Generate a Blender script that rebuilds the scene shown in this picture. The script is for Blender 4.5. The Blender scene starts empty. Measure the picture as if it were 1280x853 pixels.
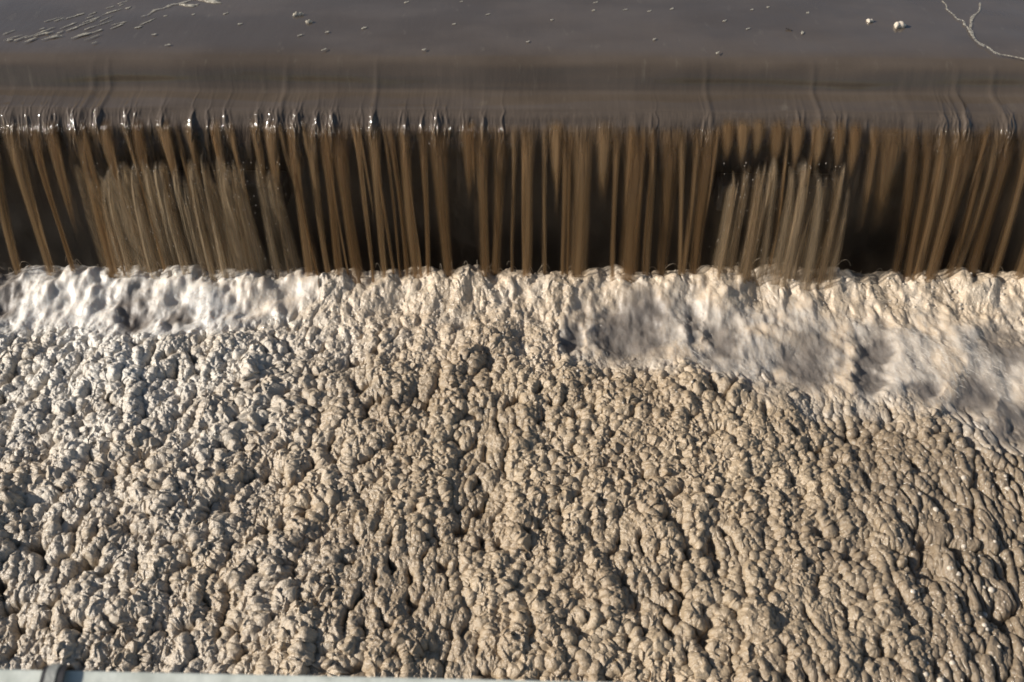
import bpy, math, random
import numpy as np
from mathutils import Matrix, Vector, Euler

random.seed(7)
rng = np.random.default_rng(11)
S = bpy.context.scene
COL = S.collection

# ------------------------------------------------------------------ camera, sky, sun, exposure
CAM_Z, PITCH, ROLL, FPX = 2.0, 43.0, 0.33, 1097.0
cam_d = bpy.data.cameras.new('camera')
cam = bpy.data.objects.new('camera', cam_d); COL.objects.link(cam)
CAM_M = Matrix.Translation((0, 0, CAM_Z)) @ Matrix.Rotation(math.radians(90 - PITCH), 4, 'X') @ Matrix.Rotation(math.radians(ROLL), 4, 'Z')
cam.matrix_world = CAM_M
cam_d.sensor_width = 36.0
cam_d.lens = FPX / 1280.0 * 36.0
cam_d.clip_start = 0.02; cam_d.clip_end = 2000
cam_d.dof.use_dof = True
cam_d.dof.focus_distance = 2.55
cam_d.dof.aperture_fstop = 4.8
S.camera = cam

SUN_DIR = Vector((-0.85, -0.10, 0.43)).normalized()
world = bpy.data.worlds.new('World'); S.world = world
world.use_nodes = True
nt = world.node_tree
bg = nt.nodes['Background']
sky = nt.nodes.new('ShaderNodeTexSky'); sky.sky_type = 'NISHITA'; sky.sun_disc = False
sky.sun_elevation = math.asin(SUN_DIR.z)
sky.sun_rotation = math.atan2(SUN_DIR.x, SUN_DIR.y)
nt.links.new(sky.outputs[0], bg.inputs[0])
bg.inputs[1].default_value = 0.062
sun_d = bpy.data.lights.new('sun', 'SUN'); sun_d.energy = 5.0; sun_d.angle = math.radians(0.5)
sun_d.color = (1.0, 0.94, 0.86)
sun = bpy.data.objects.new('sun', sun_d); COL.objects.link(sun)
sun.rotation_euler = SUN_DIR.to_track_quat('Z', 'Y').to_euler()
S.view_settings.view_transform = 'Standard'
S.view_settings.look = 'None'
S.view_settings.gamma = 1.0
S.view_settings.exposure = 0.42
S.cycles.transparent_max_bounces = 40
S.cycles.filter_width = 1.8
S.cycles.diffuse_bounces = 3

# ------------------------------------------------------------------ helpers
def ray(px, py):
    d = Vector(((px - 640) / FPX, -(py - 426.5) / FPX, -1.0))
    return (CAM_M.to_3x3() @ d)

def at_z(px, py, z):
    d = ray(px, py); k = (z - CAM_Z) / d.z
    return Vector((d.x * k, d.y * k, z))

def at_y(px, py, y):
    d = ray(px, py); k = y / d.y
    return Vector((d.x * k, y, CAM_Z + d.z * k))

def to_px(x, y, z):
    """numpy arrays of points -> pixel arrays (used only to lay out which patch of foam lies where)"""
    m = np.array(CAM_M.to_3x3().transposed())
    px_ = np.stack([x, y, z - CAM_Z], -1) @ m.T
    return 640 + FPX * px_[..., 0] / -px_[..., 2], 426.5 - FPX * px_[..., 1] / -px_[..., 2]

def tag(o, label=None, cat=None, group=None, kind=None):
    if label: o['label'] = label
    if cat: o['category'] = cat
    if group: o['group'] = group
    if kind: o['kind'] = kind
    return o

def empty(name, loc):
    o = bpy.data.objects.new(name, None); COL.objects.link(o); o.location = loc; o.empty_display_size = 0.05
    return o

def mesh_obj(name, V, F, mat=None, parent=None, smooth=True, uv=None, attrs=None):
    """V (n,3), F (m,4) or (m,3) arrays -> one mesh object; uv per vertex (n,2); attrs: name -> per-vertex float"""
    V = np.asarray(V, np.float32); F = np.asarray(F, np.int32)
    me = bpy.data.meshes.new(name)
    me.vertices.add(len(V)); me.vertices.foreach_set('co', V.ravel())
    k = F.shape[1]
    me.loops.add(F.size); me.loops.foreach_set('vertex_index', F.ravel())
    me.polygons.add(len(F))
    me.polygons.foreach_set('loop_start', np.arange(0, F.size, k, dtype=np.int32))
    me.polygons.foreach_set('loop_total', np.full(len(F), k, np.int32))
    me.update(calc_edges=True)
    me.polygons.foreach_set('use_smooth', np.full(len(F), smooth, bool))
    if uv is not None:
        l = me.uv_layers.new(name='UVMap')
        l.data.foreach_set('uv', np.asarray(uv, np.float32)[F.ravel()].ravel())
    for n, a in (attrs or {}).items():
        at = me.attributes.new(n, 'FLOAT', 'POINT'); at.data.foreach_set('value', np.asarray(a, np.float32).ravel())
    if mat: me.materials.append(mat)
    o = bpy.data.objects.new(name, me); COL.objects.link(o)
    if parent is not None:
        o.parent = parent
        o.matrix_parent_inverse = Matrix.Translation(-Vector(parent.location))
    return o

def grid_faces(nr, nc):
    i = np.arange(nr * nc).reshape(nr, nc)
    return np.stack([i[:-1, :-1], i[:-1, 1:], i[1:, 1:], i[1:, :-1]], -1).reshape(-1, 4)

def sstep(a, b, x):
    t = np.clip((x - a) / (b - a), 0, 1); return t * t * (3 - 2 * t)

def perlin(x, y, seed=0):
    r = np.random.default_rng(seed)
    ang = r.random((256, 256)) * 2 * np.pi
    gx, gy = np.cos(ang), np.sin(ang)
    xi, yi = np.floor(x).astype(int), np.floor(y).astype(int)
    xf, yf = x - xi, y - yi
    u = xf * xf * xf * (xf * (xf * 6 - 15) + 10); v = yf * yf * yf * (yf * (yf * 6 - 15) + 10)
    def g(a, b):
        ia, ib = (xi + a) & 255, (yi + b) & 255
        return gx[ia, ib] * (xf - a) + gy[ia, ib] * (yf - b)
    a = g(0, 0) * (1 - u) + g(1, 0) * u
    b = g(0, 1) * (1 - u) + g(1, 1) * u
    return (a * (1 - v) + b * v) * 1.5

def fbm(x, y, seed=0, n=4):
    s = 0; a = 1.0; f = 1.0
    for k in range(n):
        s = s + a * perlin(x * f, y * f, seed + k * 17); a *= 0.5; f *= 2.03
    return s

def worley(x, y, seed=0):
    r = np.random.default_rng(seed)
    J = r.random((256, 256, 3))
    xi, yi = np.floor(x).astype(int), np.floor(y).astype(int)
    f1 = np.full(x.shape, 9.0); f2 = np.full(x.shape, 9.0); idv = np.zeros(x.shape)
    for a in (-1, 0, 1):
        for b in (-1, 0, 1):
            j = J[(xi + a) & 255, (yi + b) & 255]
            d = (xi + a + 0.1 + 0.8 * j[..., 0] - x) ** 2 + (yi + b + 0.1 + 0.8 * j[..., 1] - y) ** 2
            c = d < f1
            f2 = np.where(c, f1, np.minimum(f2, d))
            idv = np.where(c, j[..., 2], idv)
            f1 = np.where(c, d, f1)
    return np.sqrt(f1), np.sqrt(f2), idv

# ------------------------------------------------------------------ materials
def new_mat(name):
    m = bpy.data.materials.new(name); m.use_nodes = True
    n = m.node_tree.nodes; l = m.node_tree.links
    return m, n, l, n['Principled BSDF'], n['Material Output']

def node(n, t, **kw):
    x = n.new(t)
    for k, v in kw.items(): setattr(x, k, v)
    return x

def mathn(n, l, op, a, b=None, c=None, clamp=False):
    x = n.new('ShaderNodeMath'); x.operation = op; x.use_clamp = clamp
    for i, v in enumerate((a, b, c)):
        if v is None: continue
        if isinstance(v, (int, float)): x.inputs[i].default_value = v
        else: l.new(v, x.inputs[i])
    return x.outputs[0]

def mapr(n, l, val, a, b, c=0.0, d=1.0, smooth=True):
    x = n.new('ShaderNodeMapRange'); x.interpolation_type = 'SMOOTHSTEP' if smooth else 'LINEAR'
    l.new(val, x.inputs[0])
    for i, v in zip((1, 2, 3, 4), (a, b, c, d)): x.inputs[i].default_value = v
    return x.outputs[0]

def mixc(n, l, fac, a, b):
    x = n.new('ShaderNodeMix'); x.data_type = 'RGBA'
    if isinstance(fac, (int, float)): x.inputs[0].default_value = fac
    else: l.new(fac, x.inputs[0])
    for i, v in ((6, a), (7, b)):
        if isinstance(v, tuple): x.inputs[i].default_value = (*v, 1)
        else: l.new(v, x.inputs[i])
    return x.outputs[2]

def noise(n, l, vec, scale, detail=3, rough=0.5, dims='3D'):
    x = n.new('ShaderNodeTexNoise'); x.noise_dimensions = dims
    x.inputs['Scale'].default_value = scale; x.inputs['Detail'].default_value = detail; x.inputs['Roughness'].default_value = rough
    if vec is not None: l.new(vec, x.inputs['Vector'])
    return x.outputs[0]

def scaled(n, l, vec, s, loc=(0, 0, 0)):
    x = n.new('ShaderNodeMapping'); l.new(vec, x.inputs[0]); x.inputs['Scale'].default_value = s; x.inputs['Location'].default_value = loc
    return x.outputs[0]

def mat_water():
    m, n, l, p, out = new_mat('muddy_water')
    co = n.new('ShaderNodeTexCoord').outputs['Object']
    big = noise(n, l, scaled(n, l, co, (1.2, 2.2, 1)), 2.0, 3)
    col = mixc(n, l, mapr(n, l, big, 0.35, 0.65), (0.078, 0.060, 0.045), (0.100, 0.078, 0.060))
    wisp = noise(n, l, scaled(n, l, co, (9, 3.2, 1)), 3.0, 6, 0.6)
    col = mixc(n, l, mapr(n, l, wisp, 0.60, 0.80, 0, 0.35), col, (0.20, 0.17, 0.13))
    l.new(col, p.inputs['Base Color'])
    p.inputs['Roughness'].default_value = 0.09
    p.inputs['IOR'].default_value = 1.33
    p.inputs['Specular IOR Level'].default_value = 0.95
    b = n.new('ShaderNodeBump'); b.inputs['Strength'].default_value = 0.10; b.inputs['Distance'].default_value = 0.01
    l.new(noise(n, l, scaled(n, l, co, (14, 5, 8)), 1.5, 5, 0.55), b.inputs['Height'])
    l.new(b.outputs[0], p.inputs['Normal'])
    return m

def water_film(name, base, amber, edge, dens, rough=0.12, sparkle=0.0, veil=False, body=False):
    """falling water: brown, partly see-through, streaked along the fall. UV: u across the stream, v along it."""
    m, n, l, p, out = new_mat(name)
    tc = n.new('ShaderNodeTexCoord')
    uv = tc.outputs['UV']; co = tc.outputs['Object']
    sep = n.new('ShaderNodeSeparateXYZ'); l.new(uv, sep.inputs[0])
    u, v = sep.outputs[0], sep.outputs[1]
    oi = n.new('ShaderNodeObjectInfo').outputs['Random']
    bc = mixc(n, l, mapr(n, l, noise(n, l, scaled(n, l, co, (60, 2, 2)), 1.0, 3), 0.3, 0.7), base, tuple(0.60 * c for c in base))
    bc = mixc(n, l, mapr(n, l, oi, 0.1, 1.0, 0.0, 0.95, False), bc, (base[0] * 0.42, base[1] * 0.38, base[2] * 0.34))
    if veil:
        pr0 = node(n, 'ShaderNodeAttribute', attribute_name='stream').outputs['Fac']
        bc = mixc(n, l, mathn(n, l, 'MULTIPLY', pr0, 0.85), bc, (0.20, 0.132, 0.072))
        bc = mixc(n, l, mapr(n, l, v, 0.0, 0.14), (0.090, 0.070, 0.054), bc)
    l.new(bc, p.inputs['Base Color'])
    p.inputs['Roughness'].default_value = rough
    p.inputs['IOR'].default_value = 1.33
    st = noise(n, l, scaled(n, l, co, (240, 5, 7) if (veil or sparkle) else (70, 1.5, 2)), 1.0, 2, 0.5)
    if veil:
        # the sheet tears into fingers as it falls: v = 0 at the lip, 1 at the pool
        f = noise(n, l, scaled(n, l, co, (21, 0.7, 0.8)), 1.0, 5, 0.66)
        t = mathn(n, l, 'MULTIPLY_ADD', v, -0.45, 0.46)
        fing = mapr(n, l, mathn(n, l, 'ADD', f, t), 0.63, 1.02, 0.07, 0.85)
        a = mathn(n, l, 'MULTIPLY', fing, mapr(n, l, st, 0.25, 0.75, 0.55, 1.0))
        top = mapr(n, l, mathn(n, l, 'ADD', v, mathn(n, l, 'MULTIPLY_ADD', f, -0.9, 0.45)), 0.10, 0.34, 1.0, 0.0)
        pr = node(n, 'ShaderNodeAttribute', attribute_name='stream').outputs['Fac']
        a = mathn(n, l, 'MAXIMUM', a, mathn(n, l, 'MULTIPLY', pr, mapr(n, l, v, 0.15, 0.8, 0.95, 0.35)))
        a = mathn(n, l, 'MAXIMUM', a, top)
        a = mathn(n, l, 'MULTIPLY', a, dens, clamp=True)
    else:
        d = mathn(n, l, 'ABSOLUTE', mathn(n, l, 'MULTIPLY_ADD', u, 2.0, -1.0))
        prof = mapr(n, l, d, edge, 1.0, 1.0, 0.0) if not body else node(n, 'ShaderNodeAttribute', attribute_name='body').outputs['Fac']
        a = mathn(n, l, 'MULTIPLY', prof, mapr(n, l, st, 0.25, 0.7, 0.6 if sparkle else 0.78, 1.0))
        a = mathn(n, l, 'MULTIPLY', a, mapr(n, l, v, 0.06 if sparkle else 0.05, 0.30 if sparkle else 0.30, 0.0, 1.0))
        if not sparkle: a = mathn(n, l, 'MULTIPLY', a, mapr(n, l, node(n, 'ShaderNodeAttribute', attribute_name='fade').outputs['Fac'], 0, 1, 1, 0))
        a = mathn(n, l, 'MULTIPLY', a, dens, clamp=True)
    b = n.new('ShaderNodeBump'); b.inputs['Strength'].default_value = 0.6 if (veil or sparkle) else 0.10; b.inputs['Distance'].default_value = 0.005
    if veil:
        l.new(mapr(n, l, v, 0.0, 0.07, 0.05, 0.8), b.inputs['Strength'])
        gl = node(n, 'ShaderNodeAttribute', attribute_name='glint').outputs['Fac']
        l.new(mapr(n, l, gl, 0.0, 1.0, 0.002, 0.009, False), b.inputs['Distance'])
        l.new(mapr(n, l, gl, 0.05, 0.9, 0.06, 0.115, False), p.inputs['Roughness'])
        p.inputs['Specular IOR Level'].default_value = 0.9
    elif not sparkle: l.new(mapr(n, l, v, 0.15, 0.45, 1.0, 0.08), b.inputs['Strength'])
    h = mathn(n, l, 'ADD', noise(n, l, scaled(n, l, co, (130, 9, 16)), 1.0, 4, 0.6), mathn(n, l, 'MULTIPLY', noise(n, l, scaled(n, l, co, (300, 70, 70)), 1.0, 2), (1.0 if veil else 0.5) + sparkle if (veil or sparkle) else 0.2))
    l.new(h, b.inputs['Height']); l.new(b.outputs[0], p.inputs['Normal'])
    tr = n.new('ShaderNodeBsdfTranslucent'); tr.inputs[0].default_value = (*amber, 1)
    mx = n.new('ShaderNodeMixShader'); mx.inputs[0].default_value = 0.4
    if veil: l.new(mapr(n, l, v, 0.0, 0.12, 0.0, 0.4), mx.inputs[0])
    l.new(p.outputs[0], mx.inputs[1]); l.new(tr.outputs[0], mx.inputs[2])
    tp = n.new('ShaderNodeBsdfTransparent')
    mo = n.new('ShaderNodeMixShader'); l.new(a, mo.inputs[0]); l.new(tp.outputs[0], mo.inputs[1]); l.new(mx.outputs[0], mo.inputs[2])
    l.new(mo.outputs[0], out.inputs[0])
    return m

def mat_foam():
    m, n, l, p, out = new_mat('tan_foam')
    co = n.new('ShaderNodeTexCoord').outputs['Object']
    att = lambda k: node(n, 'ShaderNodeAttribute', attribute_name=k).outputs['Fac']
    wet, wh, ch, ho, wm = (att(k) for k in ('wet', 'white', 'churn', 'hollow', 'warm'))
    n1 = noise(n, l, co, 4.0, 4); n2 = noise(n, l, co, 38.0, 4, 0.6)
    base = mixc(n, l, mapr(n, l, n1, 0.35, 0.65), (0.325, 0.245, 0.160), (0.41, 0.318, 0.212))
    base = mixc(n, l, mapr(n, l, n2, 0.4, 0.75, 0, 0.5), base, (0.30, 0.222, 0.138))
    up = att('upper')
    base = mixc(n, l, wet, base, (0.225, 0.172, 0.116))
    base = mixc(n, l, up, base, (0.60, 0.485, 0.355))
    base = mixc(n, l, wh, base, (0.64, 0.595, 0.52))  # pale froth, and sunward glint painted into the colour on the left
    cc = mixc(n, l, wm, mixc(n, l, wh, (0.45, 0.40, 0.34), (0.68, 0.65, 0.60)), (0.52, 0.42, 0.31))
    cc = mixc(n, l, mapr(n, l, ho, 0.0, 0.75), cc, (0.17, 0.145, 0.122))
    stk = noise(n, l, scaled(n, l, co, (70, 14, 30)), 1.0, 4, 0.6)
    cc = mixc(n, l, mathn(n, l, 'MULTIPLY', mapr(n, l, stk, 0.45, 0.75, 0.0, 0.40), mapr(n, l, ho, 0.0, 0.8, 1.0, 0.25)), cc, (0.66, 0.63, 0.58))
    base = mixc(n, l, ch, base, cc)
    l.new(base, p.inputs['Base Color'])
    ro = mapr(n, l, wet, 0, 1, 0.28, 0.13, False)
    l.new(mathn(n, l, 'MULTIPLY_ADD', ch, 0.32, ro), p.inputs['Roughness'])
    l.new(mathn(n, l, 'MULTIPLY', ch, 0.75), p.inputs['Subsurface Weight']); p.inputs['Subsurface Scale'].default_value = 0.02; p.inputs['Subsurface Radius'].default_value = (1.0, 0.85, 0.7)
    p.inputs['Specular IOR Level'].default_value = 0.6
    b = n.new('ShaderNodeBump'); b.inputs['Distance'].default_value = 0.006
    l.new(mapr(n, l, ch, 0, 1, 0.7, 0.16, False), b.inputs['Strength'])
    hh = mathn(n, l, 'ADD', noise(n, l, co, 160.0, 4, 0.6), mathn(n, l, 'MULTIPLY', noise(n, l, scaled(n, l, co, (260, 45, 90)), 1.0, 3, 0.6), ch))
    l.new(hh, b.inputs['Height']); l.new(b.outputs[0], p.inputs['Normal'])
    return m

def mat_simple(name, col, rough=0.5, metal=0.0, bump=None, spec=0.5, var=None, trans=0.0):
    m, n, l, p, out = new_mat(name)
    p.inputs['Base Color'].default_value = (*col, 1); p.inputs['Roughness'].default_value = rough; p.inputs['Metallic'].default_value = metal
    p.inputs['Specular IOR Level'].default_value = spec
    p.inputs['Transmission Weight'].default_value = trans
    co = n.new('ShaderNodeTexCoord').outputs['Object']
    if var:
        l.new(mixc(n, l, mapr(n, l, noise(n, l, co, var[1], 5), 0.35, 0.7), col, var[0]), p.inputs['Base Color'])
    if bump:
        b = n.new('ShaderNodeBump'); b.inputs['Strength'].default_value = bump[1]; b.inputs['Distance'].default_value = 0.005
        l.new(noise(n, l, co, bump[0], 5), b.inputs['Height']); l.new(b.outputs[0], p.inputs['Normal'])
    return m

M_WATER = mat_water()
M_SHEET = water_film('falling_sheet', (0.125, 0.090, 0.060), (0.13, 0.08, 0.04), 0, 0.98, 0.07, veil=True)
M_STREAM = water_film('falling_stream', (0.33, 0.217, 0.114), (0.54, 0.33, 0.14), 0.0, 0.84, 0.10)
M_SPLASH = water_film('splash_stream', (0.46, 0.35, 0.225), (0.60, 0.43, 0.24), 0.0, 0.72, 0.2, sparkle=0.6)
M_SPLASH_SHEET = water_film('splash_sheet_film', (0.45, 0.345, 0.225), (0.56, 0.41, 0.24), 0.0, 0.9, 0.10, sparkle=0.9, body=True)
M_FOAM = mat_foam()
M_FLECK = mat_simple('fleck_foam', (0.40, 0.36, 0.29), 0.5, bump=(300, 0.4))
def mat_fleck(name='thin_foam_film', a0=0.2, a1=0.95):
    m, n, l, p, out = new_mat(name)
    co = n.new('ShaderNodeTexCoord').outputs['Object']
    p.inputs['Base Color'].default_value = (0.55, 0.50, 0.40, 1); p.inputs['Roughness'].default_value = 0.5
    l.new(mapr(n, l, noise(n, l, co, 130.0, 4, 0.65), 0.35, 0.70, a0, a1), p.inputs['Alpha'])
    return m
M_FLECK = mat_fleck()
M_STREAK = mat_fleck('streak_film', 0.0, 0.62)
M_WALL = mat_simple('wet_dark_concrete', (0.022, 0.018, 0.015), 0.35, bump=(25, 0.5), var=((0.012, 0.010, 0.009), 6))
M_RAIL = mat_simple('grey_green_paint', (0.60, 0.62, 0.55), 0.55, bump=(60, 0.2), var=((0.44, 0.46, 0.40), 22))
M_STRAP = mat_simple('grey_strap', (0.30, 0.30, 0.27), 0.6, bump=(200, 0.3))
M_BLACK = mat_simple('black_rubber', (0.02, 0.018, 0.02), 0.6)
M_TWIG = mat_simple('dark_twig', (0.02, 0.014, 0.01), 0.6, bump=(200, 0.4))
M_DROP = mat_simple('water_drop', (0.42, 0.38, 0.33), 0.05, spec=0.7)
M_BUB = mat_simple('bubble_film', (0.52, 0.45, 0.36), 0.05, spec=0.9)
M_SPRAY = mat_simple('spray_white', (0.62, 0.57, 0.50), 0.4)

# ------------------------------------------------------------------ water over the weir: one profile, y/z, from the pond down to the pool
ctrl = [(9.0, 0.705), (5.0, 0.705), (3.6, 0.703), (3.1, 0.700), (2.90, 0.698), (2.82, 0.695), (2.788, 0.688), (2.769, 0.674),
        (2.754, 0.646), (2.743, 0.616), (2.728, 0.5985), (2.684, 0.5905)]
V_OUT = 0.62
def jet(t): return (2.646 - V_OUT * t, 0.5835 - 0.14 * t - 4.9 * t * t)
for t in (0.0, 0.022, 0.044, 0.066): ctrl.append(jet(t))
LIP_Y, LIP_Z = ctrl[15]
for k in range(1, 16): ctrl.append(jet(0.066 + 0.285 * k / 15))

def catmull(P, n_per):
    P = np.array(P); out = []
    Q = np.vstack([2 * P[0] - P[1], P, 2 * P[-1] - P[-2]])
    for i in range(len(P) - 1):
        p0, p1, p2, p3 = Q[i], Q[i + 1], Q[i + 2], Q[i + 3]
        for t in np.linspace(0, 1, n_per, endpoint=False):
            out.append(0.5 * (2 * p1 + (p2 - p0) * t + (2 * p0 - 5 * p1 + 4 * p2 - p3) * t * t + (3 * p1 - p0 - 3 * p2 + p3) * t ** 3))
    out.append(P[-1])
    return np.array(out)

NP = 12
prof = catmull(ctrl, NP)
i_crest = 5 * NP            # where the pond starts to bend
i_split = 12 * NP           # where the fall begins
i_lip = 15 * NP

def lipx(px, py=150):
    return at_y(px, py, LIP_Y).x

# px positions (photo) where a standing ridge of water runs over the steps: (x, width m, height m, lean m)
RIDGES = [(12, .012, .006, -.02), (60, .010, .005, 0), (98, .013, .009, .035), (122, .010, .009, .02), (160, .008, .004, 0), (203, .008, .004, 0), (240, .009, .004, 0),
          (282, .010, .005, .01), (322, .010, .006, .01), (345, .011, .009, .03), (372, .010, .007, 0), (395, .008, .004, 0), (416, .010, .007, .01), (465, .009, .009, .01), (505, .008, .004, 0), (547, .010, .008, .015),
          (585, .008, .004, 0), (605, .008, .004, 0), (660, .012, .003, 0), (726, .014, .003, 0), (795, .016, .003, 0), (890, .010, .009, -.01), (945, .010, .003, 0),
          (1028, .010, .009, -.015), (1060, .009, .005, 0), (1085, .009, .004, 0), (1145, .012, .005, -.01), (1184, .012, .007, -.02), (1213, .012, .009, -.02), (1262, .012, .009, -.03), (1300, .01, .006, 0)]

# clusters of small standing ripples on the lip that catch the sun: px, how many, spread px
GLINTS = [(10, 6, 9), (35, 3, 3), (58, 8, 5), (72, 4, 4), (95, 12, 6), (122, 9, 4), (158, 5, 5), (170, 3, 3), (188, 1, 1), (203, 4, 3), (240, 5, 2), (261, 2, 2), (280, 4, 4), (324, 5, 3), (338, 6, 3), (350, 5, 4), (370, 9, 5), (395, 4, 4), (416, 9, 4), (450, 2, 2),
          (465, 5, 3), (504, 5, 3), (527, 1, 1), (545, 8, 4), (557, 2, 2), (577, 2, 2), (585, 2, 2), (604, 3, 2), (629, 1, 1), (818, 2, 2), (882, 2, 2), (1000, 3, 3), (1033, 2, 2), (1050, 3, 5), (1180, 4, 3), (1198, 3, 3), (1211, 5, 3), (1264, 7, 4)]

def surface(i0, i1, xs):
    P = prof[i0:i1 + 1]
    d = np.gradient(prof, axis=0)[i0:i1 + 1]
    nrm = np.stack([-d[:, 1], d[:, 0]], -1); nrm /= np.linalg.norm(nrm, axis=1)[:, None]
    nrm *= np.where(nrm[:, 1:2] + 0.01 * -nrm[:, :1] < 0, -1, 1)
    flip = nrm[:, 0] > 0.3
    nrm[flip] *= -1
    idx = np.arange(i0, i1 + 1)
    s = idx[:, None] * np.ones_like(xs)[None, :]
    Xg = np.ones(len(P))[:, None] * xs[None, :]
    ramp = sstep(i_crest - 6, 12 * NP, s)
    back = np.clip((i_lip - s) / (i_lip - i_crest), -0.4, 1.3)
    h = np.zeros_like(Xg)
    for (px, w, a, lean) in RIDGES:
        x0 = lipx(px) + lean * back
        h += 0.42 * a * (ramp * (0.55 + 0.45 * sstep(12 * NP, 15 * NP, s)) if a >= .009 else ramp * (0.12 + 0.88 * sstep(12 * NP, 15 * NP, s))) * np.exp(-((Xg - x0) / w) ** 2)
    fall = np.clip((s - i_lip) / (len(prof) - 1 - i_lip), 0, 1)
    conv = 1 + 0 * fall
    fine = fbm(Xg * 26 + 3, s * 0.010, 5, 4) * 0.0060 + perlin(Xg * 130, s * 0.05, 31) * 0.0012
    h += fine * (0.05 * sstep(i_crest - 3, 11 * NP, s) + 0.35 * sstep(11.5 * NP, 18 * NP, s))
    gr = np.random.default_rng(8)
    for (gp, nn_, wid) in GLINTS:
        for _ in range(nn_ * 3):
            x0 = lipx(gp + gr.normal(0, wid)); w_ = gr.uniform(.0028, .0052); c_ = gr.uniform(14.6, 19.0) * NP; l_ = gr.uniform(2.2, 4.2) * NP
            j0, j1 = np.searchsorted(xs, (x0 - 4 * w_ - .01, x0 + 4 * w_ + .01))
            xc = x0 + .004 * np.sin(s[:, j0:j1] / NP * gr.uniform(.6, 2) + gr.uniform(0, 6))
            h[:, j0:j1] += w_ * gr.uniform(.16, .38) * np.exp(-((Xg[:, j0:j1] - xc) / w_) ** 2) * np.exp(-((s[:, j0:j1] - c_) / l_) ** 2)
    h += perlin(Xg * 3.1, s * 0.05, 77) * 0.004 * sstep(i_crest - 20, i_crest + 30, s) * (1 - fall)
    h += perlin(Xg * 4.0, P[:, 0][:, None] * 6.0, 78) * 0.0012
    V = np.stack([Xg, P[:, 0][:, None] + nrm[:, 0][:, None] * h, P[:, 1][:, None] + nrm[:, 1][:, None] * h], -1)
    return V, fall

xs = np.concatenate([np.linspace(-2.6, -1.95, 120, endpoint=False), np.linspace(-1.95, 1.95, 2700, endpoint=False), np.linspace(1.95, 2.6, 121)])
Vw, _ = surface(0, i_split, xs)
o = mesh_obj('water', Vw.reshape(-1, 3), grid_faces(*Vw.shape[:2])[:, ::-1], M_WATER)
tag(o, 'smooth muddy brown water sliding over the two steps of the weir', 'water', kind='structure')

fall_root = empty('waterfall', (0, LIP_Y, LIP_Z))
tag(fall_root, 'brown curtain of falling water pouring off the weir lip in separate streams', 'waterfall')
# ------------------------------------------------------------------ streams
def ribbon(path, width, thick, nseg=10):
    """closed flattened tube along path (n,3): width along x, thickness outward. UV u runs 0-1 over the front and back again"""
    n = len(path); d = np.gradient(path, axis=0); d /= np.linalg.norm(d, axis=1)[:, None]
    side = np.cross(d, np.array([0, -1, 0.35])); side /= np.linalg.norm(side, axis=1)[:, None]
    side *= np.sign(side[:, :1] + 1e-9)
    outw = np.cross(side, d); outw *= np.where(outw[:, 1:2] > 0, -1, 1)
    a = np.linspace(0, 2 * np.pi, nseg * 2, endpoint=False)
    V = path[:, None, :] + side[:, None, :] * (np.cos(a)[None, :, None] * width[:, None, None]) + outw[:, None, :] * (np.sin(a)[None, :, None] * thick[:, None, None])
    m = nseg * 2
    i = np.arange(n * m).reshape(n, m)
    j = np.roll(i, -1, axis=1)
    F = np.stack([i[:-1], j[:-1], j[1:], i[1:]], -1).reshape(-1, 4)
    u = np.broadcast_to((0.5 + 0.5 * np.cos(a))[None, :], (n, m)); v = np.broadcast_to(np.linspace(0, 1, n)[:, None], (n, m))
    return V.reshape(-1, 3), F, np.stack([u, v], -1).reshape(-1, 2)

def fall_path(xt, xb, out, zend, n=46, start=-0.05, wob=0.0, seed=0):
    """from just before the lip, over it and down"""
    seg = prof[i_lip - 22:]
    L = np.concatenate([[0], np.cumsum(np.linalg.norm(np.diff(seg, axis=0), axis=1))])
    keep = seg[:, 1] > zend
    Lmax = L[keep][-1]
    q = np.linspace(0, 1, n) ** 1.1 * Lmax
    y = np.interp(q, L, seg[:, 0]); z = np.interp(q, L, seg[:, 1])
    f = np.clip((LIP_Z - z) / (LIP_Z - 0.03), 0, 1)
    g = f ** 0.62
    r = np.random.default_rng(seed)
    x = xt + (xb - xt) * g + wob * np.sin(f * r.uniform(2, 5) + r.uniform(0, 6)) * f
    y = y - out * np.sqrt(f) - 0.004 * sstep(0, 0.02, f)
    return np.stack([x, y, z], -1), f

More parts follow.
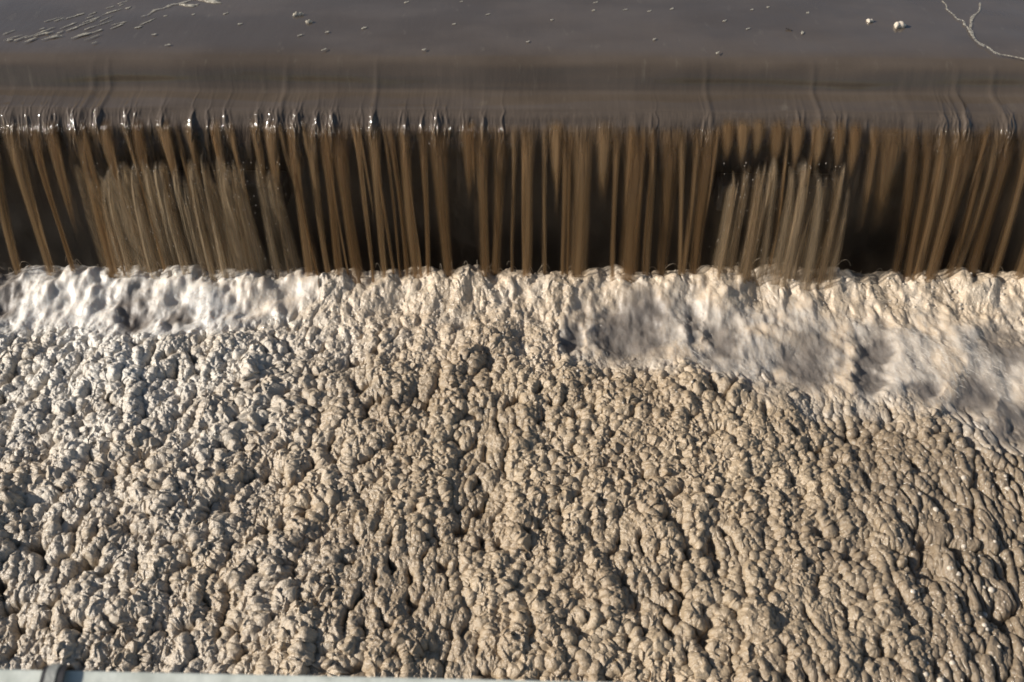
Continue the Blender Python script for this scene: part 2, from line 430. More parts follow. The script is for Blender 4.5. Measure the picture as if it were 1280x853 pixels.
# measured streams: (x at lip, x at bottom, bottom y, half-width px at mid, widen at top)
STREAMS = [(-40, 12, 318, 7), (-8, 42, 316, 6), (14, 82, 318, 7), (-70, -12, 318, 8), (40, 104, 330, 4), (62, 118, 300, 5), (102, 152, 330, 7), (128, 170, 260, 5),
           (170, 196, 250, 5), (205, 236, 250, 4), (236, 262, 255, 4), (268, 292, 250, 4), (318, 340, 250, 4), (338, 356, 262, 6), (366, 392, 330, 6), (386, 414, 332, 5), (404, 432, 332, 6), (421, 451, 332, 8),
           (446, 470, 330, 3), (466, 486, 334, 5), (504, 521, 334, 6), (528, 540, 330, 4), (546, 561, 334, 8), (584, 590, 262, 5), (601, 606, 334, 7), (627, 622, 334, 7), (644, 641, 330, 3), (660, 658, 334, 7),
           (694, 698, 250, 6), (706, 704, 334, 4), (727, 722, 334, 12), (755, 755, 262, 7), (770, 762, 334, 4), (797, 780, 334, 13), (815, 806, 330, 4), (838, 826, 334, 9), (850, 840, 320, 4), (872, 850, 330, 4), (890, 862, 334, 9),
           (912, 905, 215, 5), (930, 926, 220, 5), (950, 942, 215, 6), (975, 962, 220, 6), (1000, 985, 225, 5), (1028, 1012, 225, 6), (1052, 1040, 225, 5), (1072, 1056, 235, 5), (1095, 1066, 300, 4),
           (1119, 1084, 300, 13), (1142, 1108, 330, 7), (1160, 1122, 330, 6), (1184, 1140, 342, 8), (1204, 1150, 344, 6), (1217, 1158, 344, 9), (1238, 1180, 344, 6), (1252, 1192, 344, 5), (1267, 1208, 346, 9), (1292, 1228, 346, 6), (1320, 1262, 346, 9), (1345, 1290, 346, 8)]
PXM = 2.9 / FPX
k = 0
LAID = []
def build_stream(xt_px, xb_px, yb, hw, extra_w=1.0, label=None):
    global k
    k += 1
    r = np.random.default_rng(100 + k)
    full = yb > 312
    out = r.uniform(0.0, 0.045)
    xt = lipx(xt_px)
    if full:
        zend = -0.03; xb = at_z(xb_px, yb, 0.04).x
    else:
        zend = at_y(xb_px, yb, 2.51).z; xb = at_y(xb_px, yb, 2.51).x
    LAID.append((xt, xb, hw * PXM, zend))
    path, f = fall_path(xt, xb, out, zend, wob=0.006, seed=k)
    q = np.linspace(0, 1, len(path))
    w = hw * PXM * (1.05 + 1.5 * np.exp(-(f / 0.14)) + 0.15 * np.sin(q * r.uniform(3, 7) + r.uniform(0, 6))) * extra_w
    if not full: w *= 1 - 0.5 * sstep(0.45, 1, q)
    else: w *= 1 + 0.25 * sstep(0.8, 1.0, q)
    th = np.minimum(w * 0.55, 0.013) * (0.25 + 0.75 * sstep(0, 0.25, f))
    V, F, UV = ribbon(path, w, th)
    fade = np.repeat(sstep(0.45, 1.0, q) if not full else 0 * q, 20)
    o = mesh_obj('stream', V, F, M_STREAM, fall_root, uv=UV, attrs={'fade': fade})
    return o
for s_ in STREAMS: build_stream(*s_)
for _ in range(30):          # thin threads between the main streams
    xt = random.uniform(-20, 1290)
    lean = (640 - xt) * 0.105
    build_stream(xt, xt + lean * random.uniform(0.8, 1.1) + (12 if xt < 500 else 0), random.choice([334, 334, 250, 280]), random.uniform(1.6, 3.4))

# the sheet behind them swells where each stream leaves the lip
Vs, fl = surface(i_split, len(prof) - 1, xs)
fz = np.clip((LIP_Z - Vs[..., 2]) / (LIP_Z - 0.03), 0, 1)
pres = np.zeros_like(fz)
for (xt, xb, w, zend) in LAID:
    xc = xt + (xb - xt) * fz ** 0.62
    ww = w * (1.15 + 1.1 * np.exp(-fz / 0.12))
    pres = np.maximum(pres, np.exp(-((Vs[..., 0] - xc) / ww) ** 2) * sstep(zend, zend + 0.12, Vs[..., 2]) * (0.75 + 0.25 * np.sin(xt * 91)))
Vs[..., 1] -= 0.005 * pres * sstep(0.0, 0.12, fl)
gx_ = np.zeros(len(xs))
for (gp, nn_, wid) in GLINTS:
    gx_ = np.maximum(gx_, min(1, 0.45 + nn_ / 10) * np.exp(-((xs - lipx(gp)) / ((wid + 3.5) * PXM * 1.2)) ** 2))
glint = gx_[None, :] * sstep(0.02, 0.08, fl) * sstep(0.42, 0.20, fl)
UVs = np.stack([np.broadcast_to(np.linspace(0, 1, len(xs))[None, :], fl.shape), fl], -1)
mesh_obj('sheet', Vs.reshape(-1, 3), grid_faces(*Vs.shape[:2])[:, ::-1], M_SHEET, fall_root, uv=UVs.reshape(-1, 2), attrs={'stream': pres, 'glint': glint})

# ------------------------------------------------------------------ weir wall with the two ledges that throw the water outwards
def box(x0, x1, y0, y1, z0, z1, bev=0.0):
    import bmesh
    bm = bmesh.new()
    bmesh.ops.create_cube(bm, size=1)
    for v in bm.verts:
        v.co = Vector((x0 + (v.co.x + .5) * (x1 - x0), y0 + (v.co.y + .5) * (y1 - y0), z0 + (v.co.z + .5) * (z1 - z0)))
    if bev: bmesh.ops.bevel(bm, geom=bm.edges[:], offset=bev, segments=2, affect='EDGES', profile=0.6)
    return bm

def bm_obj(name, bm, mat, parent=None, smooth=False):
    me = bpy.data.meshes.new(name); bm.to_mesh(me); bm.free()
    me.materials.append(mat)
    if smooth:
        for p in me.polygons: p.use_smooth = True
    o = bpy.data.objects.new(name, me); COL.objects.link(o)
    if parent is not None:
        o.parent = parent; o.matrix_parent_inverse = Matrix.Translation(-Vector(parent.location))
    return o

import bmesh
wall_root = empty('weir_wall', (0, 2.74, -0.3))
tag(wall_root, 'dark wet weir wall behind the falling streams', 'weir')
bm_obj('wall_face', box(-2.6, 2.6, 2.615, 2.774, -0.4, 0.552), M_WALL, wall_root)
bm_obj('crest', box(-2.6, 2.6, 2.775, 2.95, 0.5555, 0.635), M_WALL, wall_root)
LEDGES = [(122, 346), (908, 1058)]
for a, b in LEDGES:
    xa, xb = at_y(a, 205, 2.515).x, at_y(b, 205, 2.515).x
    bm_obj('ledge', box(xa, xb, 2.525, 2.614, 0.26, 0.365, 0.012), M_WALL, wall_root)

# ------------------------------------------------------------------ splash falls thrown off the ledges
def splash_fall(spec, n_extra, xr, name_label, yb_mid, seed):
    r = np.random.default_rng(seed)
    root = empty('splash_fall', (at_y((xr[0] + xr[1]) / 2, 205, 2.515).x, 2.56, 0.38))
    tag(root, name_label, 'waterfall')
    lst = list(spec)
    # the broken sheet that pours over the ledge, streams inside it
    nx_, nq = 420, 46
    tx = np.linspace(xr[0] - 6, xr[1] + 6, nx_); q = np.linspace(0, 1, nq)
    XT = np.repeat(tx[None, :], nq, 0); Q = np.repeat(q[:, None], nx_, 1)
    cx = (xr[0] + xr[1]) / 2
    xa_ = np.interp(tx, [xr[0], xr[1]], [at_y(xr[0], 206, 2.505).x, at_y(xr[1], 206, 2.505).x])
    bx = tx + (640 - tx) * 0.085 + (tx - cx) * 0.10
    xb_ = np.interp(bx, [bx[0], bx[-1]], [at_z(bx[0], yb_mid, 0.04).x, at_z(bx[-1], yb_mid, 0.04).x])
    za = at_y(cx, 206, 2.505).z + 0.050 * fbm(tx / 30, tx * 0 + seed, 80 + seed, 3)
    edge_ = sstep(0, 55, tx - tx[0]) * sstep(0, 55, tx[-1] - tx)
    za = za - 0.07 * (1 - sstep(0, 60, tx - tx[0]) * sstep(0, 60, tx[-1] - tx))
    lead = np.clip(Q / 0.16, 0, 1); t_ = np.clip((Q - 0.10) / 0.90, 0, 1)
    rip = fbm(XT / 13, Q * 0.7, 90 + seed, 4)
    Z = za[None, :] + 0.012 * np.sin(np.pi * lead * 0.8) - (za[None, :] + 0.03) * (0.12 * t_ + 0.88 * t_ * t_)
    Yq = 2.504 + 0.045 * (1 - lead) ** 2 - 0.105 * t_ ** 0.9 - 0.012 * rip * lead
    Xq = xa_[None, :] + (xb_ - xa_)[None, :] * t_
    UV = np.stack([np.repeat(np.interp(tx, [tx[0], cx, tx[-1]], [0, .5, 1])[None, :], nq, 0), Q], -1)
    mesh_obj('splash_sheet', np.stack([Xq, Yq, Z], -1).reshape(-1, 3), grid_faces(nq, nx_)[:, ::-1], M_SPLASH_SHEET, root, uv=UV.reshape(-1, 2), attrs={'body': np.clip(0.30 + 1.15 * rip, 0, 1) * edge_[None, :]})
    for _ in range(n_extra):
        xt = r.uniform(xr[0] - 12, xr[1] + 10)
        xb = xt + (640 - xt) * 0.085 + r.normal(0, 5)
        lst.append((xt, r.uniform(200, 236), xb, yb_mid + r.uniform(-6, 8), r.choice([1.5, 2, 3, 4, 6, 9])))
    for (xt, yt, xb, yb, hw) in lst:
        A = at_y(xt, yt, 2.506 - r.uniform(0, .015)); B = at_z(xb, yb, 0.045)
        n = 40; q = np.linspace(0, 1, n)
        d_ = A.z - (B.z - 0.07)
        lead = np.clip(q / 0.16, 0, 1); t_ = np.clip((q - 0.10) / 0.90, 0, 1)
        z = A.z + 0.010 * np.sin(np.pi * lead * 0.8) - d_ * (0.12 * t_ + 0.88 * t_ * t_)
        y = A.y + 0.035 * (1 - lead) ** 2 + (B.y - A.y) * t_ ** 0.9
        x = A.x + (B.x - A.x) * t_ + r.normal(0, .003) * np.sin(t_ * 5)
        path = np.stack([x, y, z], -1)
        w = hw * PXM * (0.45 + 1.15 * q + 0.1 * np.sin(q * r.uniform(3, 8) + r.uniform(0, 6)))
        w *= sstep(-0.05, 0.10, q)
        th = np.minimum(w * 0.6, 0.016)
        V, F, UV = ribbon(path, w, th, 8)
        mesh_obj('stream', V, F, M_SPLASH, root, uv=UV)
    return root
SP_L = [(97, 212, 132, 322, 7), (112, 220, 160, 332, 10), (139, 219, 186, 338, 13), (156, 208, 200, 334, 8), (180, 205, 214, 334, 9), (205, 206, 232, 336, 8), (238, 204, 262, 338, 7), (258, 208, 285, 338, 8), (296, 212, 325, 340, 9),
        (322, 206, 346, 336, 6), (338, 218, 367, 336, 9)]
SP_R = [(916, 232, 895, 346, 9), (930, 215, 912, 350, 5), (946, 216, 932, 356, 9), (966, 200, 950, 356, 6), (988, 214, 968, 358, 8), (1004, 212, 980, 360, 8), (1019, 218, 1010, 362, 8), (1042, 220, 1028, 352, 10)]
splash_fall(SP_L, 16, (105, 345), 'pale fan of splashing streams thrown off the ledge on the left side of the curtain', 336, 3)
splash_fall(SP_R, 8, (905, 1052), 'narrower cluster of splashing brown streams below the dark gap right of centre', 354, 4)

# ------------------------------------------------------------------ foam pool; the churning water is cut out of the same surface
CH_R = [(700, 415, 20), (720, 405, 44), (790, 405, 52), (850, 412, 58), (950, 428, 66), (1050, 440, 70), (1150, 450, 72), (1230, 468, 80), (1330, 490, 95), (1600, 520, 110)]
CH_L = [(-300, 372, 52), (-40, 372, 50), (40, 366, 46), (130, 376, 46), (220, 384, 42), (300, 380, 34), (400, 358, 14)]
HOLLOWS = [(790, 405, 50, 40, 1.0), (716, 420, 14, 26, .9), (905, 425, 26, 32, .75), (868, 400, 12, 26, .6), (1012, 450, 42, 40, .75), (1096, 430, 26, 26, 1.0), (1090, 462, 18, 24, .9), (1160, 484, 20, 18, .9), (1225, 488, 36, 26, .9), (1262, 420, 42, 34, .7), (1275, 525, 42, 34, .85),
           (168, 388, 24, 26, .95), (222, 396, 20, 22, .7), (0, 356, 30, 36, 1.1), (70, 350, 12, 12, .5), (150, 348, 14, 12, .5), (-70, 370, 40, 40, .8)]

def foam():
    NX, NY = 2300, 1260
    yv = np.linspace(0.70, 2.66, NY)
    u = np.linspace(-1, 1, NX)
    Y = np.repeat(yv[:, None], NX, 1)
    X = u[None, :] * (0.98 + 0.50 * Y)
    PX, PY = to_px(X, Y, np.full_like(X, 0.03))
    wx = fbm(X * 5, Y * 5, 1, 3) * 0.022; wy = fbm(X * 5 + 9, Y * 5, 2, 3) * 0.03
    Xw, Yw = X + wx, Y + wy
    jx = fbm(X * 34, Y * 30, 24, 2) * 0.006; jy = fbm(X * 34 + 7, Y * 30, 25, 2) * 0.007
    Xj, Yj = X + jx, Y + jy
    # where the churning water is
    ch = np.zeros_like(X); 
    edge = 0.30 * fbm(X * 8, Y * 8, 26, 4)
    for cl in (CH_R, CH_L):
        c = np.array(cl, float)
        cy = np.interp(PX, c[:, 0], c[:, 1]); hh = np.interp(PX, c[:, 0], c[:, 2], left=1e-3, right=1e-3)
        e = 1 - np.abs(PY - cy) / np.maximum(hh, 1e-3) + edge
        ch = np.maximum(ch, sstep(-0.22, 0.55, e))
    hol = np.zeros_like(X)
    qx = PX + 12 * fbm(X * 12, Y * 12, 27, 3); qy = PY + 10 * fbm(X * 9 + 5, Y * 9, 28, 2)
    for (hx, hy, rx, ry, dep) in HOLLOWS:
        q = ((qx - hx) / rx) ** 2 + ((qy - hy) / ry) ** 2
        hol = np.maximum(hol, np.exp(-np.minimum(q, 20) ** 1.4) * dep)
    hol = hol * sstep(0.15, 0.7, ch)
    top = np.clip(sstep(480, 390, PY + 50 * perlin(X * 4, Y * 4, 40)), 0, 1)
    right = sstep(850, 1260, PX + 90 * perlin(X * 3, Y * 3, 41)) * sstep(440, 560, PY)
    left = sstep(560, 120, PX)
    solid = (1 - ch)
    # large swells and clumps
    near = sstep(450, 365, PY + 25 * perlin(X * 7, Y * 7, 45))
    h0 = 0.056 * np.exp(-((Y - 2.42) / 0.10) ** 2) + 0.018 * fbm(X * 2.2, Y * 2.2, 3, 3)
    h0 += 0.018 * perlin(X * 9, Y * 7, 44) * sstep(2.2, 2.4, Y) + 0.012 * fbm(X * 17, Y * 12, 46, 2) * near
    h0 -= 0.13 * sstep(2.47, 2.59, Y)
    def cells(x, y, sd, dome, step_, e=0.4):
        f1, f2, i_ = worley(x, y, sd)
        return (1 - f1 ** 2) * dome + (i_ - .5) * step_ * sstep(0, e, f2 - f1)
    def bill(x, y, sd, n=3, g=0.6):
        t = 0; a_ = 1.0; f = 1.0
        for k_ in range(n):
            t = t + a_ * (1 - 2.2 * np.abs(perlin(x * f + 3.7 * k_, y * f, sd + k_))); a_ *= g; f *= 1.93
        return t
    h0 += (cells(Xw * 8, Yw * 4.4, 4, 0.006, 0.013, 0.3) + cells(Xw * 29, Yw * 15, 14, 0.007, 0.014, 0.5)) * (1 - 0.45 * top) * (1 - 0.5 * right) * (0.2 + 0.8 * solid)
    h0 += fbm(X * 9, Y * 5, 72, 3) * 0.010 * solid * (1 + 0.6 * left)
    # crevices that run with the flow
    g1 = perlin(Xw * 8, Yw * 2.6, 6); g2 = perlin(Xw * 22 + 3, Yw * 6.0, 7)
    cm = (1 - 0.8 * top) * solid
    h0 -= 0.034 * np.exp(-(g1 / 0.055) ** 2) * sstep(0.0, 0.4, perlin(X * 3.5, Y * 3.5, 8)) * cm
    h0 -= 0.022 * np.exp(-(g2 / 0.075) ** 2) * sstep(-0.1, 0.3, perlin(X * 4 + 7, Y * 3, 9)) * cm
    g3 = perlin(Xw * 18 + 1, Yw * 4.0, 16); g4 = perlin(Xw * 34 + 1, Yw * 8.5, 17)
    h0 -= (0.022 * np.exp(-(g3 / 0.085) ** 2) + 0.010 * np.exp(-(g4 / 0.10) ** 2)) * right * solid
    pit = sstep(0.16 - 0.05 * left, 0.42 - 0.06 * left, perlin(Xj * 33, Yj * 17, 10)) * (0.45 + 1.0 * left + 0.3 * perlin(X * 3, Y * 3, 73)) * cm * (1 - 0.6 * right)
    h0 -= 0.056 * pit
    h0 -= 0.022 * hol
    h0 += ch * (0.010 + fbm(X * 11 + 0.6 * Y, Y * 8, 53, 2) * 0.010 + fbm(X * 40, Y * 18, 54, 3) * 0.0009 + fbm(X * 60, Y * 26, 55, 4) * 0.0010 * (1 - 0.6 * hol))
    dy, dx = np.gradient(h0, axis=0), np.gradient(h0, axis=1)
    sy = yv[1] - yv[0]; sx = np.gradient(X, axis=1)
    nx, ny = -dx / sx, -dy / sy
    L = np.sqrt(nx * nx + ny * ny + 1); nx, ny, nz = nx / L, ny / L, 1 / L
    amp = 1.08 * np.clip(0.95 + 0.6 * perlin(X * 3, Y * 3, 21), 0.5, 1.5) * (1 + 0.2 * left)
    film = sstep(0.05, 0.5, fbm(X * 3.2 + 2, Y * 2.0, 75, 3)) * (1 - 0.6 * left)
    crumb = sstep(-0.35, 0.35, perlin(X * 4.5, Y * 4.5, 70) + 0.3)
    hs = cells(Xj * 76, Yj * 42, 11, 0.0048, 0.0125, 0.8) + bill(Xw * 40, Yw * 20, 60) * 0.0030
    ht = cells(Xj * 122 + 3, Yj * 88, 12, 0.0052, 0.0090, 0.8) * (0.5 + 0.5 * crumb)
    hq = cells(Xj * 175 + 3, Yj * 135, 13, 0.0030, 0.0042) * (0.4 + 0.6 * crumb)
    soft = fbm(Xw * 40, Yw * 26, 23, 4) * 0.007
    gran = (1 - 0.40 * top) * (1 - 0.45 * right) * (1 - 0.93 * near) * (1 - 0.7 * film)
    hf = (hs * (1 - 0.3 * top) * (1 - 0.3 * right) * (1 - 0.8 * near) * (1 - 0.35 * film) + ht * gran + hq * gran) * amp * (1 - 0.95 * ch) + soft * (0.25 + 0.75 * top) * (1 - 0.7 * near) * (1 - 0.85 * ch)
    V = np.stack([X + nx * hf, Y + ny * hf, h0 + nz * hf], -1)
    for _ in range(1):      # froth has no sharp edges
        V[1:-1] = 0.25 * V[:-2] + 0.5 * V[1:-1] + 0.25 * V[2:]
        V[:, 1:-1] = 0.25 * V[:, :-2] + 0.5 * V[:, 1:-1] + 0.25 * V[:, 2:]
    fine = (cells(Xj * 150 + 9, Yj * 112, 15, 0.0036, 0.0032, 0.8) + cells(X * 250, Y * 200, 18, 0.0016, 0.0016, 0.6) + fbm(X * 85, Y * 60, 19, 3) * 0.0022) * (1 - 0.93 * ch) * (1 - 0.8 * near) * (1 - 0.5 * top) * (1 - 0.65 * right) * (1 - 0.5 * film)
    V += np.stack([nx * fine, ny * fine, nz * fine], -1)
    wet = np.clip(right * 0.95 + 0.45 * top + 0.35 * film, 0, 1)
    speck = sstep(0.1, 0.5, perlin(X * 14, Y * 10, 32))
    white = np.clip(left * (0.30 + 0.35 * sstep(640, 470, PY) + 0.3 * perlin(X * 6, Y * 6, 31)) + 0.5 * top * left + 0.4 * ch * left + 0.25 * speck * top, 0, 1)  # left side whitened in colour for the glint towards the sun, plus pale froth specks
    warm = np.clip(0.15 + 0.85 * sstep(-0.2, 0.5, fbm(X * 6, Y * 6, 58, 3) + 0.8 * sstep(400, 350, PY)), 0, 1) * (1 - 0.75 * left)
    F = grid_faces(NY, NX)
    V = V.reshape(-1, 3)
    fm = ch.ravel()[F].mean(1) > 0.5
    def sub(name, mask, only=None):
        f = F[mask]
        used, inv = np.unique(f.ravel(), return_inverse=True)
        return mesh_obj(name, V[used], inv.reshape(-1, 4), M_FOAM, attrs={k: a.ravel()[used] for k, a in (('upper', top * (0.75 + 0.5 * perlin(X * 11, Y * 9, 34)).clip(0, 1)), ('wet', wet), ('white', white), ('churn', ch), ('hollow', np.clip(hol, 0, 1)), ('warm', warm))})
    tag(sub('foam', ~fm), 'thick lumpy tan foam covering the pool below the weir', 'foam', kind='stuff')
    fx = V[F[:, 0], 0]
    tag(sub('churning_water', fm & (fx > 0)), 'grey churning water with dark hollows breaking through the foam on the right', 'white water', kind='stuff')
    tag(sub('churning_water', fm & (fx <= 0)), 'bright white churning water at the foot of the fall on the left', 'white water', kind='stuff')
    return yv, u, V.reshape(NY, NX, 3), ch, hol, near
yv, uu, FV, CHM, HOL, NEAR = foam()

def at_grid(A, x, y):
    r = int(np.clip((y - yv[0]) / (yv[-1] - yv[0]) * (len(yv) - 1), 0, len(yv) - 1))
    c = int(np.clip((x / (0.98 + 0.5 * y) + 1) / 2 * (len(uu) - 1), 0, len(uu) - 1))
    return A[r, c]

def foam_height(x, y):
    x = np.asarray(x, float); y = np.asarray(y, float)
    r = np.clip(((y - yv[0]) / (yv[-1] - yv[0]) * (len(yv) - 1)).astype(int), 0, len(yv) - 1)
    c = np.clip(((x / (0.98 + 0.5 * y) + 1) / 2 * (len(uu) - 1)).astype(int), 0, len(uu) - 1)
    return FV[r, c, 2]

# fine spray threads combed over the churning water
def spray(fields, n_each, label, seed, mat=None):
    r = np.random.default_rng(seed)
    pts, rad, sizes = [], [], []
    for (V, ev, hol), n in zip(fields, n_each):
        nr, nc = V.shape[:2]
        ok = np.argwhere(ev > 0.5)
        pick = ok[r.integers(0, len(ok), n)]
        for (i, j) in pick:
            if r.random() < 1.6 * hol[i, j]: continue
            i0, i1 = max(i - 4, 0), min(i + 4, nr - 1); j0, j1 = max(j - 4, 0), min(j + 4, nc - 1)
            a = V[i1, j] - V[i0, j]; b = V[i, j1] - V[i, j0]
            nn = np.cross(b, a); nn /= np.linalg.norm(nn) + 1e-9
            if nn[2] < 0: nn = -nn
            p = V[i, j]
            t = np.array([0.55 * math.sin(p[0] * 7 + p[1] * 5), -1.0, 0.0]); t /= np.linalg.norm(t)
            ln = r.uniform(0.012, 0.035)
            lift = r.uniform(0.15, 0.8)
            for q in (0, 0.33, 0.66, 1.0):
                pts.append(p - nn * 0.002 + (t * q + nn * lift * (q - 0.55 * q * q)) * ln + r.normal(0, 0.0006, 3))
                rad.append(0.00040 * (1 - 0.8 * q))
            sizes.append(4)
    hc = bpy.data.hair_curves.new('spray')
    hc.add_curves(sizes)
    hc.position_data.foreach_set('vector', np.asarray(pts, np.float32).ravel())
    at = hc.attributes.get('radius') or hc.attributes.new('radius', 'FLOAT', 'POINT')
    at.data.foreach_set('value', np.asarray(rad, np.float32))
    hc.materials.append(mat or M_SPRAY)
    o = bpy.data.objects.new('spray', hc); COL.objects.link(o)
    tag(o, label, 'spray', kind='stuff')
M_SPRAY_TAN = mat_simple('spray_tan', (0.52, 0.43, 0.32), 0.4)
spray([(FV, NEAR * (1 - CHM), HOL)], [9000], 'fine tan spray threads standing off the foam at the foot of the fall', 6, M_SPRAY_TAN)
spray([(FV, CHM, HOL)], [4500], 'fine white spray threads over the churning water', 5)

def splash_arcs(n):
    r = np.random.default_rng(77)
    pts, rad, sizes = [], [], []
    for _ in range(n):
        c = at_z(r.uniform(-20, 1300), 332 + r.normal(0, 4), 0.05)
        px_ = r.normal(0, 0.03); out_ = r.uniform(0.0, 0.06); up = r.uniform(0.012, 0.045); rr = r.uniform(0.0004, 0.0010)
        q = np.linspace(0, 1, 9)
        z0 = float(foam_height(c.x, c.y))
        for t in q:
            pts.append((c.x + px_ * t, c.y - out_ * t, z0 + 4 * up * t * (1 - 0.85 * t))); rad.append(rr * (1 - 0.6 * t))
        sizes.append(9)
    hc = bpy.data.hair_curves.new('splash_arcs'); hc.add_curves(sizes)
    hc.position_data.foreach_set('vector', np.asarray(pts, np.float32).ravel())
    at = hc.attributes.get('radius') or hc.attributes.new('radius', 'FLOAT', 'POINT')
    at.data.foreach_set('value', np.asarray(rad, np.float32))
    hc.materials.append(M_SPRAY_TAN)
    o = bpy.data.objects.new('spray', hc); COL.objects.link(o)
    tag(o, 'thin arcs of water thrown up where the falling streams land', 'spray', kind='stuff')
splash_arcs(120)

# ------------------------------------------------------------------ bubbles and droplets
def ico(sub=1):
    bm = bmesh.new(); bmesh.ops.create_icosphere(bm, subdivisions=sub, radius=1)
    V = np.array([v.co[:] for v in bm.verts]); F = np.array([[v.index for v in f.verts] for f in bm.faces]); bm.free()
    return V, F
IV, IF = ico(2)

def many_balls(name, C, R, mat, label, cat, squash=(1, 1, 1)):
    C = np.asarray(C); R = np.asarray(R)
    V = C[:, None, :] + IV[None] * R[:, None, None] * np.array(squash)
    F = IF[None] + (np.arange(len(C)) * len(IV))[:, None, None]
    o = mesh_obj(name, V.reshape(-1, 3), F.reshape(-1, 3), mat)
    tag(o, label, cat, kind='stuff')
    return o

C, R = [], []
for _ in range(3000):
    px = rng.uniform(20, 1280); py = 330 + abs(rng.normal(0, 75)) + 20
    p = at_z(px, py, 0.045)
    rr = 0.0016 + rng.exponential(0.0012); rr = min(rr, 0.006)
    if float(at_grid(CHM, p.x, p.y)) > 0.2: continue
    C.append((p.x, p.y, float(foam_height(p.x, p.y)) + rr * 0.1)); R.append(rr)
for _ in range(260):
    px = rng.uniform(1120, 1290); py = rng.uniform(560, 853)
    p = at_z(px, py, 0.03); rr = 0.002 + rng.exponential(0.0022); rr = min(rr, 0.009)
    C.append((p.x, p.y, float(foam_height(p.x, p.y)) - rr * 0.25)); R.append(rr)
many_balls('bubbles', C, R, M_BUB, 'small glossy bubbles scattered through the wet foam', 'bubbles')

C, R = [], []
for (a, b, n, yb) in ((100, 350, 130, 336), (905, 1060, 70, 354)):
    for _ in range(n):
        xt = rng.uniform(a, b); q = rng.beta(1.1, 1.9)
        yt = 200 + q * (yb - 205)
        p = at_y(xt + (640 - xt) * 0.1 * q, yt, 2.506 - 0.10 * q - rng.uniform(0.005, 0.03))
        C.append(p[:]); R.append(rng.uniform(0.0005, 0.0013))
many_balls('droplets', C, R, M_DROP, 'tiny droplets flying off the splashing streams', 'droplets', (1, 1, 2.6))

# ------------------------------------------------------------------ foam flecks and floating bits on the pond
POND_Z = 0.7015
def fleck(px, py, ln, wd, ang, label, group=None, name='foam_fleck', mat=M_FLECK, hh=0.0009, cat='foam fleck', seed=None):
    p = at_z(px, py, POND_Z)
    r = np.random.default_rng(seed if seed is not None else int(px * 31 + py * 7) & 0xffff)
    bm = bmesh.new(); bmesh.ops.create_icosphere(bm, subdivisions=3, radius=1)
    ph = r.uniform(0, 6, 4)
    for v in bm.verts:
        a = math.atan2(v.co.y, v.co.x)
        k_ = 1 + 0.22 * math.sin(3 * a + ph[0]) + 0.14 * math.sin(5 * a + ph[1]) + 0.10 * math.sin(9 * a + ph[2])
        v.co = Vector((v.co.x * k_ * ln, v.co.y * k_ * wd, v.co.z * hh * (1 + 0.3 * math.sin(7 * v.co.x + ph[3]))))
    o = bm_obj(name, bm, mat, None, True)
    o.location = (p.x, p.y, POND_Z + hh * 0.15); o.rotation_euler = (0, 0, ang)
    tag(o, label, cat, group)
    return o

G1 = 'foam flecks drifting on the pond at the upper left'
G2 = 'stray foam flecks on the open pond'
rf = np.random.default_rng(21)
for _ in range(46):
    t = rf.uniform(0, 1)
    px = 95 + 75 * rf.normal(0, .55) ; py = 33 - (px - 95) * 0.24 + rf.normal(0, 13)
    if py < -6 or py > 56 or px < -5: continue
    fleck(px, py, rf.uniform(.010, .034), rf.uniform(.002, .0045), math.radians(rf.normal(52, 8)), 'small elongated cream foam fleck in the drifting cluster at the upper left of the pond', G1)
for (px, py) in ((207, 20), (193, 43), (173, 34), (210, 56), (242, 18), (282, 17), (160, 10), (245, 6), (12, 50), (68, 46), (508, 3), (577, 2), (610, 18), (568, 30), (745, 3), (742, 13), (782, 12), (812, 14), (840, 11), (818, 49), (375, 44), (409, 40), (405, 62),
                 (906, 26), (940, 12), (1003, 41), (935, 36), (455, 35), (530, 62), (660, 52), (960, 9), (1010, 16), (897, 66), (300, 30), (690, 25)):
    fleck(px, py, rf.uniform(.006, .013), rf.uniform(.003, .005), math.radians(rf.normal(42, 12)), 'tiny lone foam fleck floating on the open brown pond', G2)
def streak_fleck(pts, w, label, name='foam_streak', z=POND_Z):
    P = np.array([at_z(px, py, z + 0.0015)[:] for px, py in pts])
    t = np.linspace(0, 1, len(P)); q = np.linspace(0, 1, 40)
    path = np.stack([np.interp(q, t, P[:, i]) for i in range(3)], -1)
    path[:, 0] += 0.004 * np.sin(q * 23) ; path[:, 1] += 0.006 * np.sin(q * 31 + 1)
    W = w * (0.35 + 0.65 * np.sin(np.pi * np.clip(q, 0.04, 0.96))) * (1 + 0.35 * np.sin(q * 37) + 0.2 * np.sin(q * 71))
    d = np.gradient(path, axis=0); side = np.stack([-d[:, 1], d[:, 0], 0 * d[:, 0]], -1); side /= np.linalg.norm(side, axis=1)[:, None]
    a = np.linspace(0, 2 * np.pi, 8, endpoint=False)
    V = path[:, None] + side[:, None] * (np.cos(a)[None, :, None] * W[:, None, None]) + np.array([0, 0, 1.0])[None, None] * (np.sin(a)[None, :, None] * 0.0009)
    i = np.arange(40 * 8).reshape(40, 8); j = np.roll(i, -1, 1)
    o = mesh_obj(name, V.reshape(-1, 3), np.stack([i[:-1], j[:-1], j[1:], i[1:]], -1).reshape(-1, 4), M_STREAK)
    tag(o, label, 'foam streak'); return o
streak_fleck([(175, 22), (205, 9), (240, 0), (260, -8)], 0.006, 'thin curved trail of foam leading down from the large foam patch')
fleck(262, 1, .05, .018, math.radians(-20), 'large ragged cream foam patch at the top edge of the pond', name='foam_patch', hh=.004, cat='foam patch')
fleck(236, 7, .03, .010, math.radians(-10), 'ragged foam scrap just left of the large foam patch', name='foam_patch', hh=.003, cat='foam patch')
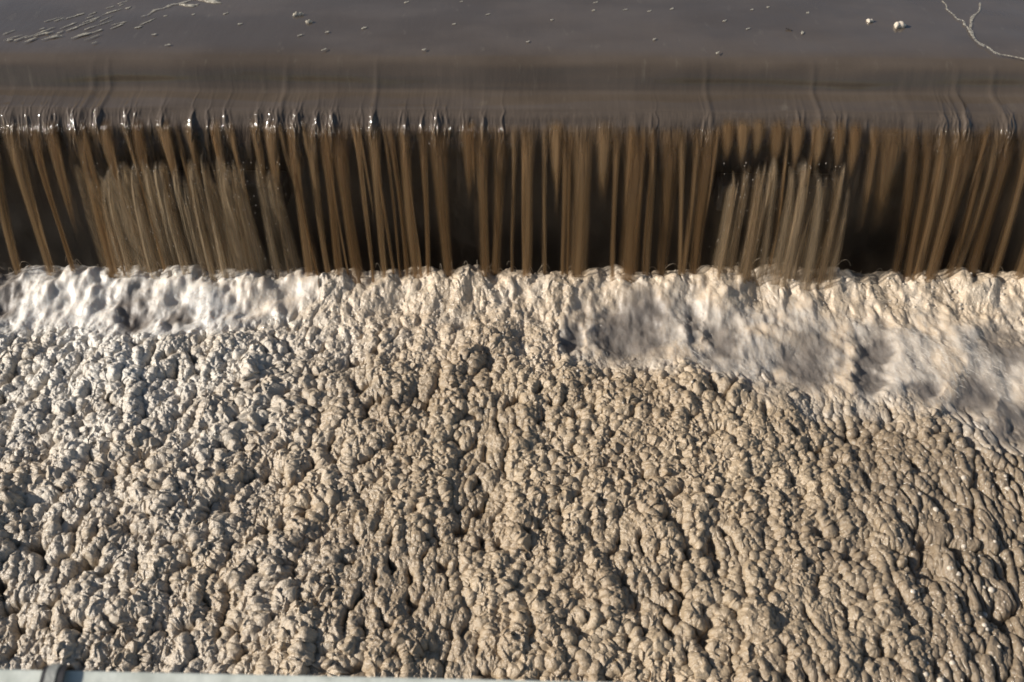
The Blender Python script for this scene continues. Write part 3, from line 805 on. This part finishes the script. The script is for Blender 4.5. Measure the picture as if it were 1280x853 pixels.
fleck(372, 19, .017, .010, .3, 'white foam clump, larger of the two side by side near the top left', name='foam_clump', hh=.009, cat='foam clump')
fleck(386, 28, .011, .008, .6, 'white foam clump, smaller and right of its larger neighbour', name='foam_clump', hh=.007, cat='foam clump')
streak_fleck([(1178, 2), (1190, 18), (1205, 28), (1210, 38)], 0.004, 'left arm of the forked foam streak on the right side of the pond')
streak_fleck([(1226, 4), (1220, 18), (1210, 36), (1222, 52), (1240, 64), (1262, 71), (1300, 76)], 0.006, 'long foam streak curving towards the right edge of the pond')
fleck(1124, 33, .020, .016, .2, 'large shiny round bubble floating on the right side of the pond', name='bubble', mat=M_BUB, hh=.013, cat='bubble')
fleck(1087, 27, .012, .009, .2, 'small shiny bubble left of the large bubble', name='bubble', mat=M_BUB, hh=.007, cat='bubble')
# twig
b = bmesh.new()
V, F, _ = ribbon(np.stack([np.linspace(-.011, .011, 10), .002 * np.sin(np.linspace(0, 3, 10)), .001 * np.cos(np.linspace(0, 4, 10))], -1), np.full(10, .0022) * np.array([.5, .9, 1, 1.2, 1, 1, .9, 1, .7, .3]), np.full(10, .0022), 4)
b.free()
tw = mesh_obj('twig', V, F, M_TWIG); p = at_z(986, 37.5, POND_Z); tw.location = (p.x, p.y, POND_Z + .001); tw.rotation_euler = (0, 0, -.5)
tag(tw, 'short dark twig floating on the brown pond', 'twig')

# ------------------------------------------------------------------ railing at the photographer's feet and the strap round it
RZ = 1.0
pA, pB = at_z(0, 835.5, RZ), at_z(850, 853.5, RZ)
ang = math.atan2(pB.y - pA.y, pB.x - pA.x)
rail_root = empty('railing', (0, pA.y + (0 - pA.x) * math.tan(ang), RZ)); rail_root.rotation_euler = (0, 0, ang)
tag(rail_root, 'pale grey green painted metal railing along the bottom edge', 'railing')
def rail_part(name, bm, mat, smooth=False):
    o = bm_obj(name, bm, mat, None, smooth); o.parent = rail_root; return o
rail_part('top_bar', box(-1.6, 1.6, -0.06, 0.0, -0.045, 0.0, 0.004), M_RAIL)
for x in (-0.95, 0.95):
    rail_part('post', box(x - .02, x + .02, -0.05, -0.01, -1.25, -0.0452, 0.003), M_RAIL)

st = empty('strap', rail_root.matrix_basis @ Vector((0, 0, 0)))
pS = at_z(68, 842, RZ)
st.location = pS; st.rotation_euler = (0, 0, ang)
tag(st, 'grey and black rubber strap looped over the pale railing at lower left', 'strap')
def loop_band(name, x0, x1, lean, th, mat, lift):
    """band wrapped over the far edge of the bar, local to the strap"""
    back = (pA.y + (pS.x - pA.x) * math.tan(ang)) - pS.y
    pts = [(-0.062 + back, -0.055), (-0.066 + back, -0.02), (-0.062 + back, lift * .6), (-0.045 + back, lift), (-0.02 + back, lift * 1.15), (back - .004, lift), (back + lift * .9, -.004), (back + lift, -0.025), (back + lift * .6, -0.052), (-0.02 + back, -0.056 - lift * .2)]
    P = catmull(pts, 6); n = len(P)
    d = np.gradient(P, axis=0); nn = np.stack([-d[:, 1], d[:, 0]], -1); nn /= np.linalg.norm(nn, axis=1)[:, None]
    rows = []
    for s, xx in ((1, x0), (1, x1), (-1, x1), (-1, x0)):
        q = P + nn * (th / 2 * s)
        rows.append(np.stack([xx + lean * (P[:, 0] - back) / 0.06, q[:, 0], q[:, 1]], -1))
    V = np.stack(rows, 1); i = np.arange(n * 4).reshape(n, 4); j = np.roll(i, -1, 1)
    F = np.stack([i[:-1], j[:-1], j[1:], i[1:]], -1).reshape(-1, 4)
    o = mesh_obj(name, V.reshape(-1, 3), F, mat, None, False); o.parent = st
    return o
loop_band('grey_band', -0.006, 0.006, -.010, 0.003, M_STRAP, 0.008)
loop_band('black_band', 0.0075, 0.015, -.010, 0.003, M_BLACK, 0.007)
loop_band('black_band', -0.012, -0.0075, -.010, 0.003, M_BLACK, 0.006)
